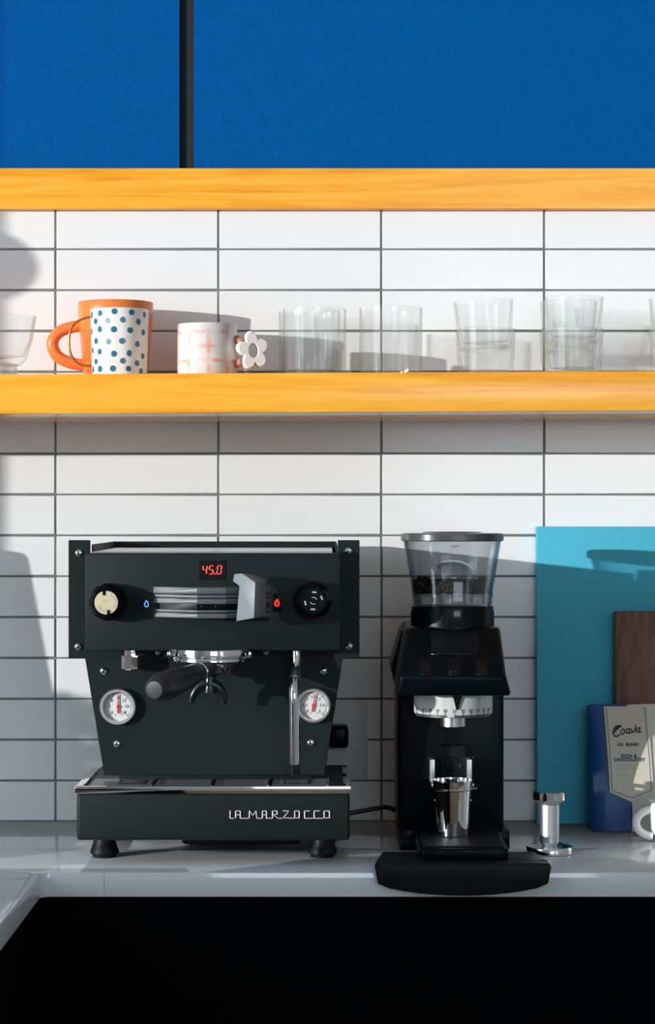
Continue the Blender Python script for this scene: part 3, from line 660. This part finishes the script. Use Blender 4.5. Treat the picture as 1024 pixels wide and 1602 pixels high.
def bagpiece(pxs, m, name, flip=False):
    """pillowed half of the bag: front sheet, folded side and back"""
    rows = 12; v = []; f = []; zt_b = gz_(1108); cols = pxs
    for i in range(rows + 1):
        t = i / rows; z = CT + .0008 + (zt_b - CT) * t
        dep = .040 * (1 - t ** 2.2) + .005
        for k, (px, e) in enumerate(cols):
            wob = .0012 * math.sin(t * 9 + k * 1.7) * (1 if 0 < i < rows else 0)
            xx = gx(px) + wob * .6
            y = -(.053 + dep * e) - (wob if e > .5 else 0)
            v.append(Vector((xx, y, z + (.0012 * math.sin(k) if i == rows else 0))))
    n = len(cols)
    for i in range(rows):
        for k in range(n - 1):
            f.append((i * n + k, i * n + k + 1, (i + 1) * n + k + 1, (i + 1) * n + k))
    return obj(name, bm_from(v, f), m, bag, 60)
bagpiece([(985, 0), (960, 0), (940, 0), (929, 0), (924, .12), (928, .5), (925.5, .88), (928, 1.0), (950, 1.06), (970, 1.09), (987, 1.1)], M_bagblue, 'blue_side')
bagpiece([(987, 1.1), (1005, 1.09), (1025, 1.06), (1046, 1.0), (1048, .85), (1044, .5), (1049, .12), (1043, 0), (1025, 0), (1000, 0), (985, 0)], M_bagwhite, 'white_side')
# the label follows the bulge of the bag
def bagy(z, extra):
    t = max(0, min(1, (z - CT) / (gz_(1108) - CT))); return -(.053 + (.040 * (1 - t ** 2.2) + .005) * 1.1) - extra
def lab(poly_px, extra, m, name, thick=.0004):
    """strip of points (left px, right px, row px) hugging the bag front"""
    v = []; f = []
    for (l, r, q) in poly_px:
        z = gz_(q)
        for px in (l, r):
            for e in (extra, extra - thick): v.append(Vector((gx(px), bagy(z, e), z)))
    for i in range(len(poly_px) - 1):
        a = i * 4; b = a + 4
        f += [(a, a + 2, b + 2, b), (a + 1, b + 1, b + 3, a + 3), (a, b, b + 1, a + 1), (a + 2, a + 3, b + 3, b + 2)]
    f += [(0, 1, 3, 2), (len(v) - 4, len(v) - 2, len(v) - 1, len(v) - 3)]
    return obj(name, fixn(bm_from(v, f)), m, lb_parent[0], 60)
lb_parent = [bag]
LQ = [1107 + 2 + i * 13 for i in range(11)]
edge = lambda q: (949 + (q - 1107) * .03, 1017 + (q - 1107) * .035)
strip = [(*edge(q), q) for q in LQ]
tipx = 986.5; l_, r_ = edge(1239)
strip += [(l_ + (tipx - l_) * t, r_ + (tipx - r_) * t, 1239 + 15 * t) for t in (.33, .66, .99)]
label = lab(strip, .0022, M_label, 'label'); lb_parent = [label]
ins = 3.6
def bline(p0, p1, name='border_line'):
    pts = []
    for i in range(11):
        t = i / 10; px = p0[0] + (p1[0] - p0[0]) * t; q = p0[1] + (p1[1] - p0[1]) * t; z = gz_(q)
        pts.append(Vector((gx(px), bagy(z, .0023), z)))
    return tube(pts, .00042, 6)
a0, b0 = edge(1110); a1, b1 = edge(1236)
obj('border_line', [bline((a0 + ins, 1110), (a1 + ins, 1236)), bline((b0 - ins, 1110), (b1 - ins, 1236)), bline((a1 + ins, 1236), (tipx, 1248)), bline((b1 - ins, 1236), (tipx, 1248))], M_navy, label)
def ltext(s, px, q, size, m, name, **k):
    z = gz_(q); tilt = -math.atan2(bagy(z + .01, 0) - bagy(z - .01, 0), .02)
    obj(name, text(s, size, Matrix.Translation((gx(px), bagy(z, k.pop('lift', .0028)), z)) @ Matrix.Rotation(k.pop('roll', 0), 4, 'Y') @ Matrix.Rotation(tilt, 4, 'X'), .0001, **k), m, label, 0)
def lp(u, v):
    q = 1095 + v / 9.71; z = gz_(q); return Vector((gx(940 + u / 9.71), bagy(z, .0026), z))
def ell(cx, cy, rx, ry, tl=.25):
    return [(cx + rx * math.cos(a) - tl * ry * math.sin(a), cy + ry * math.sin(a)) for a in [2 * PI * i / 16 for i in range(17)]]
nm = [tube(smooth_path([lp(*p) for p in st], 4), r_, 8) for st, r_ in (
    ([(345, 422), (300, 418), (255, 430), (222, 475), (212, 525), (228, 565), (268, 572), (310, 545)], .00105),
    ([(330, 430), (285, 440), (255, 470), (240, 515)], .0010), ([(300, 432), (270, 475)], .0014),
    (ell(357, 505, 26, 40), .00075), (ell(432, 495, 25, 34), .00075), ([(468, 455), (455, 500), (462, 530), (490, 512)], .00075),
    ([(490, 460), (496, 490), (512, 516), (540, 490), (560, 440), (552, 402)], .00075), (ell(590, 480, 23, 31), .00075), ([(628, 435), (614, 480), (618, 515), (642, 500)], .00075))]
obj('printed_name', nm, M_ink, label)
ltext('S.O. BLEND', 984, 1166.5, .0058, M_ink, 'printed_line', bold=.00018, roll=0)
ltext('RICH &', 984.5, 1184, .0068, M_navy, 'printed_line', bold=.0002)
ltext('CHOCOLATEY', 984.5, 1189.5, .0064, M_navy, 'printed_line', bold=.0002)
zz = gz_(1166)
obj('printed_seal', [tube([Vector((gx(984) + .0105 * math.cos(a), bagy(zz + .0085 * math.sin(a), .0024), zz + .0085 * math.sin(a))) for a in [2 * PI * i / 28 for i in range(28)]], .0002, 5, closed=True)], M_pgrey, label)
obj('fine_print', [tube([Vector((gx(984 - w_), bagy(gz_(q), .0024), gz_(q))), Vector((gx(984 + w_), bagy(gz_(q), .0024), gz_(q)))], .0002, 5) for q, w_ in ((1198, 18), (1203, 16), (1207, 11), (1213, 19), (1219, 6), (1224, 8))] +
    [tube([Vector((gx(985) + .004 * math.cos(a), bagy(gz_(1233) + .004 * math.sin(a), .0024), gz_(1233) + .004 * math.sin(a))) for a in [2 * PI * i / 16 for i in range(16)]], .0002, 5, closed=True)], M_pgrey, label)

dw = .190; cm = Vector((X(1062, dw), -dw, CT))
wm = thing('coffee_mug', cm, 'small white mug at the right edge beside the coffee bag', 'mug')
hm = Z(1254, dw) - CT
obj('mug_body', lathe([(0, .0), (.026, .0), (.028, .002), (.0385, .018), (.0400, hm - .001), (.0395, hm), (.0375, hm - .001), (.036, .02), (0, .006)], cm, 44), M_mugw, wm)
hpth = []
for i in range(13):
    a = PI * (.5 + i / 12); hpth.append(cm + Vector((-.040 - .0215 * (-math.cos(a)) + .004, 0, .026 + .0175 * math.sin(a))))
obj('handle', tube(hpth, .0056, 14), M_mugw, wm)

# outlet, plug, cable
ot = thing('wall_outlet', (X(537, 0), -.004, Z(1218, 0)), 'pale outlet plate on the tiles behind the espresso machine', 'outlet')
obj('plate', pbox(498, 575, 1098, 1218, .0065, .0017, .0015, 2), M_plate, ot)
obj('lower_insert', pbox(512, 572, 1192, 1200, .0071, .006, .0002, 1), M_plate, ot)
tag(obj('power_plug', [pbox(514, 545, 1136, 1171, .045, .0073, .006, 3)], M_blk), 'black power plug in the outlet right of the machine', 'plug')
tag(obj('power_cable', tube(smooth_path([P(500, 1278, .12), P(548, 1272, .115), P(575, 1267, .11), P(600, 1263, .105), P(612, 1265, .10), P(622, 1270, .095), P(640, 1276, .09)], 6), .0033, 10), M_cable), 'black power cable running from the machine to the grinder', 'cable')

# ------------------------------------------------------------------ on the shelf
def shroot(name, px, d, label, cat, group=None):
    x = X(px, d); return thing(name, (x, -d, shz(x) + .0004), label, cat, group), Vector((x, -d, shz(x) + .0004))
# orange mug
om, c = shroot('ceramic_mug', 181, .068, 'tall orange ceramic mug behind the dotted cup', 'mug')
h = Z(470, .10) - c.z
obj('mug_body', lathe([(0, 0), (.042, 0), (.0435, .002), (.0515, h * .82), (.0522, h - .001), (.0515, h), (.0495, h - .0015), (.0478, h * .8), (.040, .006), (0, .006)], c, 56), M_orange, om)
pts = smooth_path([P(133, 510, .068), P(112, 512, .070), P(92, 520, .072), P(82, 537, .073), P(90, 557, .072), P(112, 568, .070), P(137, 572, .068)], 6)
obj('handle', tube(pts, .0083, 16), M_orange, om)
# dotted cup
dd_ = .166; dc, c = shroot('dotted_cup', 187, dd_, 'white cup with blue dots and a thin gold handle', 'cup')
h = Z(482.5, dd_ + .02) - c.z
R0, R1 = .0368, .0393
obj('cup_body', lathe([(0, 0), (R0 - .002, 0), (R0, .0015), (R1, h - .0008), (R1 - .0008, h), (R1 - .0026, h - .001), (R0 - .003, .005), (0, .005)], c, 56), M_cream, dc)
dots = []
rowsd = [(580, (-86, -58, -22, 30, 66)), (566, (-46, -10, 50)), ]
DOT = []
for px, py in ((146, 491), (161, 490), (184, 488), (210, 489), (228, 491), (153, 502), (173, 502), (197, 501), (220, 503), (145, 517), (160, 515), (183, 516), (208, 517), (227, 519),
               (153, 533), (174, 535), (196, 534), (219, 538), (146, 547), (159, 550), (183, 554), (207, 553), (227, 556), (152, 565), (171, 566), (197, 565), (219, 568), (146, 577), (159, 577), (181, 577), (206, 577), (225, 580)):
    s = (px - 187.5) / 45.5; s = max(-.985, min(.985, s)); DOT.append((math.asin(s), Z(py, dd_ + .03)))
for k in range(34):
    DOT.append((random.uniform(1.9, 4.3), c.z + .006 + random.random() * .08))
for (a, z) in DOT:
    rr = R0 + (R1 - R0) * (z - c.z) / h + .00025; dv = []; n = 12
    ex = random.uniform(.0037, .0044); ez = random.uniform(.0038, .0046)
    for k in range(n):
        t = 2 * PI * k / n; aa = a + ex * math.cos(t) / rr; zz_ = max(z + ez * math.sin(t), c.z + .002)
        dv.append(Vector((c.x + rr * math.sin(aa), c.y - rr * math.cos(aa), zz_)))
    obj('painted_dot', bm_from(dv, [tuple(range(n))]), M_dot, dc, 60)
pts = smooth_path([P(143, 495.5, dd_), P(132, 498, dd_), P(118, 505, dd_), P(110, 518, dd_), P(108, 535, dd_), P(110, 552, dd_), P(119, 566, dd_), P(130, 571.5, dd_), P(143, 572.5, dd_)], 6)
obj('wire_handle', tube(pts, .0016, 8), M_gold, dc)
# pink mug with flower handle
fm, c = shroot('flower_mug', 324, .185, 'short pink plaid mug with a flower shaped handle', 'mug')
h = Z(504.5, .22) - c.z
obj('mug_body', lathe([(0, 0), (.0385, 0), (.0395, .0015), (.0400, .02), (.0395, h - .001), (.0388, h), (.0372, h - .001), (.0372, .006), (0, .006)], c, 56), M_pink, fm)
fc = P(394.5, 549, .205)
def flower(r0, amp, thick, hole, n=60, rot=.35):
    out = []; inn = []
    for k in range(n):
        a = 2 * PI * k / n
        pr = r0 + amp * (abs(math.cos(2.5 * (a - rot))) ** .75 * 2 - 1)
        out.append((pr * math.cos(a) * .82, pr * math.sin(a))); inn.append((hole * math.cos(a) * .72, hole * math.sin(a)))
    v = []; f = []
    lay = [(-thick * .5, .90, 1.08), (-thick * .34, .985, 1.0), (thick * .34, .985, 1.0), (thick * .5, .90, 1.08)]
    rings = [[(o[0] * s, y, o[1] * s) for o in out] for (y, s, _) in lay] + [[(i_[0] * s, y, i_[1] * s) for i_ in inn] for (y, _, s) in reversed(lay)]
    for rg in rings: v += rg
    m = len(rings)
    for i in range(m):
        j = (i + 1) % m
        for k in range(n):
            k2 = (k + 1) % n; f.append((i * n + k, i * n + k2, j * n + k2, j * n + k))
    return fixn(bm_from(v, f))
fl = flower(.0205, .0065, .013, .0095)
obj('flower_handle', xf(fl, Matrix.Translation(fc) @ Matrix.Rotation(.30, 4, 'Z') @ Matrix.Rotation(-.12, 4, 'Y')), mat('flower_glaze', (.82, .78, .76), .2), fm)
obj('handle_stub', [tube([P(368, 530, .195), P(380, 536, .205)], .0055, 10), tube([P(366, 570, .195), P(379, 566, .205)], .0055, 10)], mat('pink_clay', (.45, .19, .12), .5), fm)
# straight fluted glasses
def fluted(px, d, py_rim, label, r=.0428):
    g_, c = shroot('drinking_glass', px, d, label, 'glass', 'straight clear glasses on the shelf')
    h = Z(py_rim, d + .03) - c.z
    fl_ = lambda a, rr, z: rr * (1 - (.030 * abs(math.cos(9 * a)) ** 2 if rr < r - .0012 and z > .004 and z < h * .86 else 0))
    obj('glass_wall', lathe([(r - .001, .0005), (r, .003), (r, h - .0006), (r - .0006, h), (r - .0014, h - .0006), (r - .0014, h * .87), (r - .0016, h * .85), (r - .002, .010), (0, .008)], c, 72, None, fl_), M_glass, g_)
    obj('glass_base', lathe([(0, .0002), (r - .0025, .0002), (r - .0022, .003), (r - .0035, .0070), (0, .0072)], c, 48), M_base, g_)
    return g_
fluted(491.5, .165, 480.5, 'straight clear glass nearest the flower handled mug')
fluted(484, .058, 484, 'clear glass standing behind the straight glass next to the flower mug')
fluted(611, .130, 478.5, 'straight clear glass just left of the stacked tumblers')
# stacked wavy tumblers
def tumbler(name, c, h, r1, r0, label, group, tilt=0, th=0, twist=0.0):
    g_ = thing(name, c, label, 'glass', group)
    wob = lambda a, rr, z: rr * (1 + .012 * math.sin(5 * a + 60 * z + twist) * (1 - min(1, z / h) ** 2))
    obj('glass_wall', lathe([(r0 - .003, .0006), (r0, .003), (r0 + (r1 - r0) * .5, h * .45), (r1, h - .0008), (r1 - .0008, h), (r1 - .0018, h - .0008), (r0 + (r1 - r0) * .5 - .003, h * .45), (r0 - .0035, .012), (0, .009)], c, 56, None, wob), M_glass, g_)
    wob2 = lambda a, rr, z: rr * (1 + .02 * math.sin(4 * a + twist))
    obj('glass_base', lathe([(0, .0003), (r0 - .004, .0003), (r0 - .0025, .003), (r0 - .0035, .0075), (r0 - .012, .0065), (0, .0052)], c, 48, None, wob2), M_base, g_)
    if tilt: g_.rotation_euler = (0, tilt, 0)
    return g_
def stack(px, d, lab_low, lab_up, tilt, tw, r1=.0410, dz=.0):
    x = X(px, d); c = Vector((x, -d, shz(x) + .0004))
    h = Z(512, d + .03) - c.z
    tumbler('stacked_tumbler', c, h, r1, r1 - .0045, lab_low, 'stacked tumblers on the shelf', 0, 0, tw)
    c2 = c + Vector((0, 0, .0385 + dz))
    tumbler('stacked_tumbler', c2, h, r1 - .0004, r1 - .0065, lab_up, 'stacked tumblers on the shelf', tilt, 0, tw + 1.3)
stack(759, .125, 'lower tumbler of the tilted stack in the middle right of the shelf', 'upper tumbler, slightly tilted, of the stack right of the straight glasses', -.045, .4)
stack(896.5, .165, 'lower tumbler of the front stack near the right end of the shelf', 'upper tumbler of the taller front stack near the right end', .012, 2.0, .0402, .004)
stack(889, .060, 'lower tumbler of the stack hidden behind the front right stack', 'upper tumbler peeking out behind the front right stack', 0, 3.0, .0402)
stack(1062, .125, 'lower tumbler of the stack cut off by the right edge', 'upper tumbler of the stack cut off by the right edge', 0, 1.0, .0415, .003)
# footed faceted glass at the left edge
fg, c = shroot('footed_glass', 3, .19, 'faceted clear footed glass at the left end of the shelf', 'glass')
h = Z(491.5, .22) - c.z
fac = lambda a, rr, z: rr * (1 - (.06 * abs(math.cos(4.5 * a)) if .018 < z < h * .80 else 0))
obj('glass_bowl', lathe([(.006, .018), (.026, .0185), (.033, .026), (.0415, h * .62), (.0455, h - .0008), (.0448, h), (.0438, h - .0008), (.0390, h * .6), (.030, .030), (0, .026)], c, 54, None, fac), M_glass, fg)
obj('glass_foot', lathe([(0, .0002), (.021, .0002), (.022, .004), (.020, .016), (.024, .0185), (.0, .0245)], c, 40), M_base, fg)

# ------------------------------------------------------------------ unseen things added left of the frame to throw shadows into it
cc = Vector((-.885, -.25, CT + .0004))  # unseen carafe, added and shaped for the slanted shadow on the tiles
tc_ = thing('shadow_carafe', cc, 'unseen tall black carafe added left of the frame to cast a slanted shadow', 'carafe')
obj('carafe_body', lathe([(0, 0), (.108, 0), (.110, .004), (.085, .205), (.061, .42), (.058, .4255), (0, .4255)], cc, 40), M_blk, tc_)
obj('carafe_knob', lathe([(0, .425), (.01, .425), (.014, .434), (0, .440)], cc, 20), M_blk, tc_)
cl = Vector((-1.625, -.79, 1.76))  # unseen globe, added for the soft round shadow above the shelf
pe = thing('shadow_globe', cl, 'unseen hanging globe added left of the frame to cast a round shadow', 'lamp')
obj('globe', lathe([(.055 * math.sin(PI * i / 16) if 0 < i < 16 else 0, .055 - .055 * math.cos(PI * i / 16)) for i in range(17)], cl + Vector((0, 0, .0)), 28), M_globe, pe)
obj('cord', tube([cl + Vector((0, 0, .109)), Vector((cl.x, cl.y, ZC))], .002, 8), M_cable, pe)
pb_ = Vector((-1.80, -1.16, CT + .0004))  # unseen planter, added for the ragged shade low on the left tiles
pn = thing('shadow_planter', pb_, 'unseen planter of bushy herbs added by the window to cast ragged shade', 'planter')
obj('planter_box', box(pb_.x - .07, pb_.x + .07, pb_.y - .09, pb_.y + .26, pb_.z, pb_.z + .17, .005), M_pot, pn)
lv = []; lf = []
for i in range(1500):
    u = random.uniform(-.09, .27); base = .325 + .018 * math.sin(u * 37) + .010 * math.sin(u * 83 + 1)
    p = pb_ + Vector((random.uniform(-.07, .07), u, .16 + (base - .16) * random.random() ** .55))
    M = Matrix.Translation(p) @ Matrix.Rotation(random.uniform(0, 6), 4, 'Z') @ Matrix.Rotation(random.uniform(-1, 1), 4, 'X')
    o_ = len(lv); s = random.uniform(.012, .022)
    lv += [M @ Vector(q_) for q_ in ((0, -s, 0), (s * .5, 0, .002), (0, s, 0), (-s * .5, 0, .002))]; lf.append((o_, o_ + 1, o_ + 2, o_ + 3))
tag(obj('herb_foliage', bm_from(lv, lf), M_leaf, pn, 0), kind='stuff')

tag(obj('shade_board', box(-.80, -.41, -1.35, -.56, CT + .0004, CT + .030, .003), M_walnut), 'unseen flat wooden board added on the left return to shade the countertop edge', 'chopping board')  # unseen board, added to keep sun off the left of the slab face
bb = thing('shade_box', (-.64, -1.10, CT + .0304), 'unseen low black box added on the board to shade the countertop edge', 'bread box')  # unseen box, added to keep sun off the right of the slab face
obj('box_body', box(-.79, -.42, -1.34, -.87, CT + .0304, CT + .088, .006), M_blk, bb)
obj('box_lid', box(-.792, -.418, -1.342, -.868, CT + .0882, CT + .102, .004), M_blk, bb)
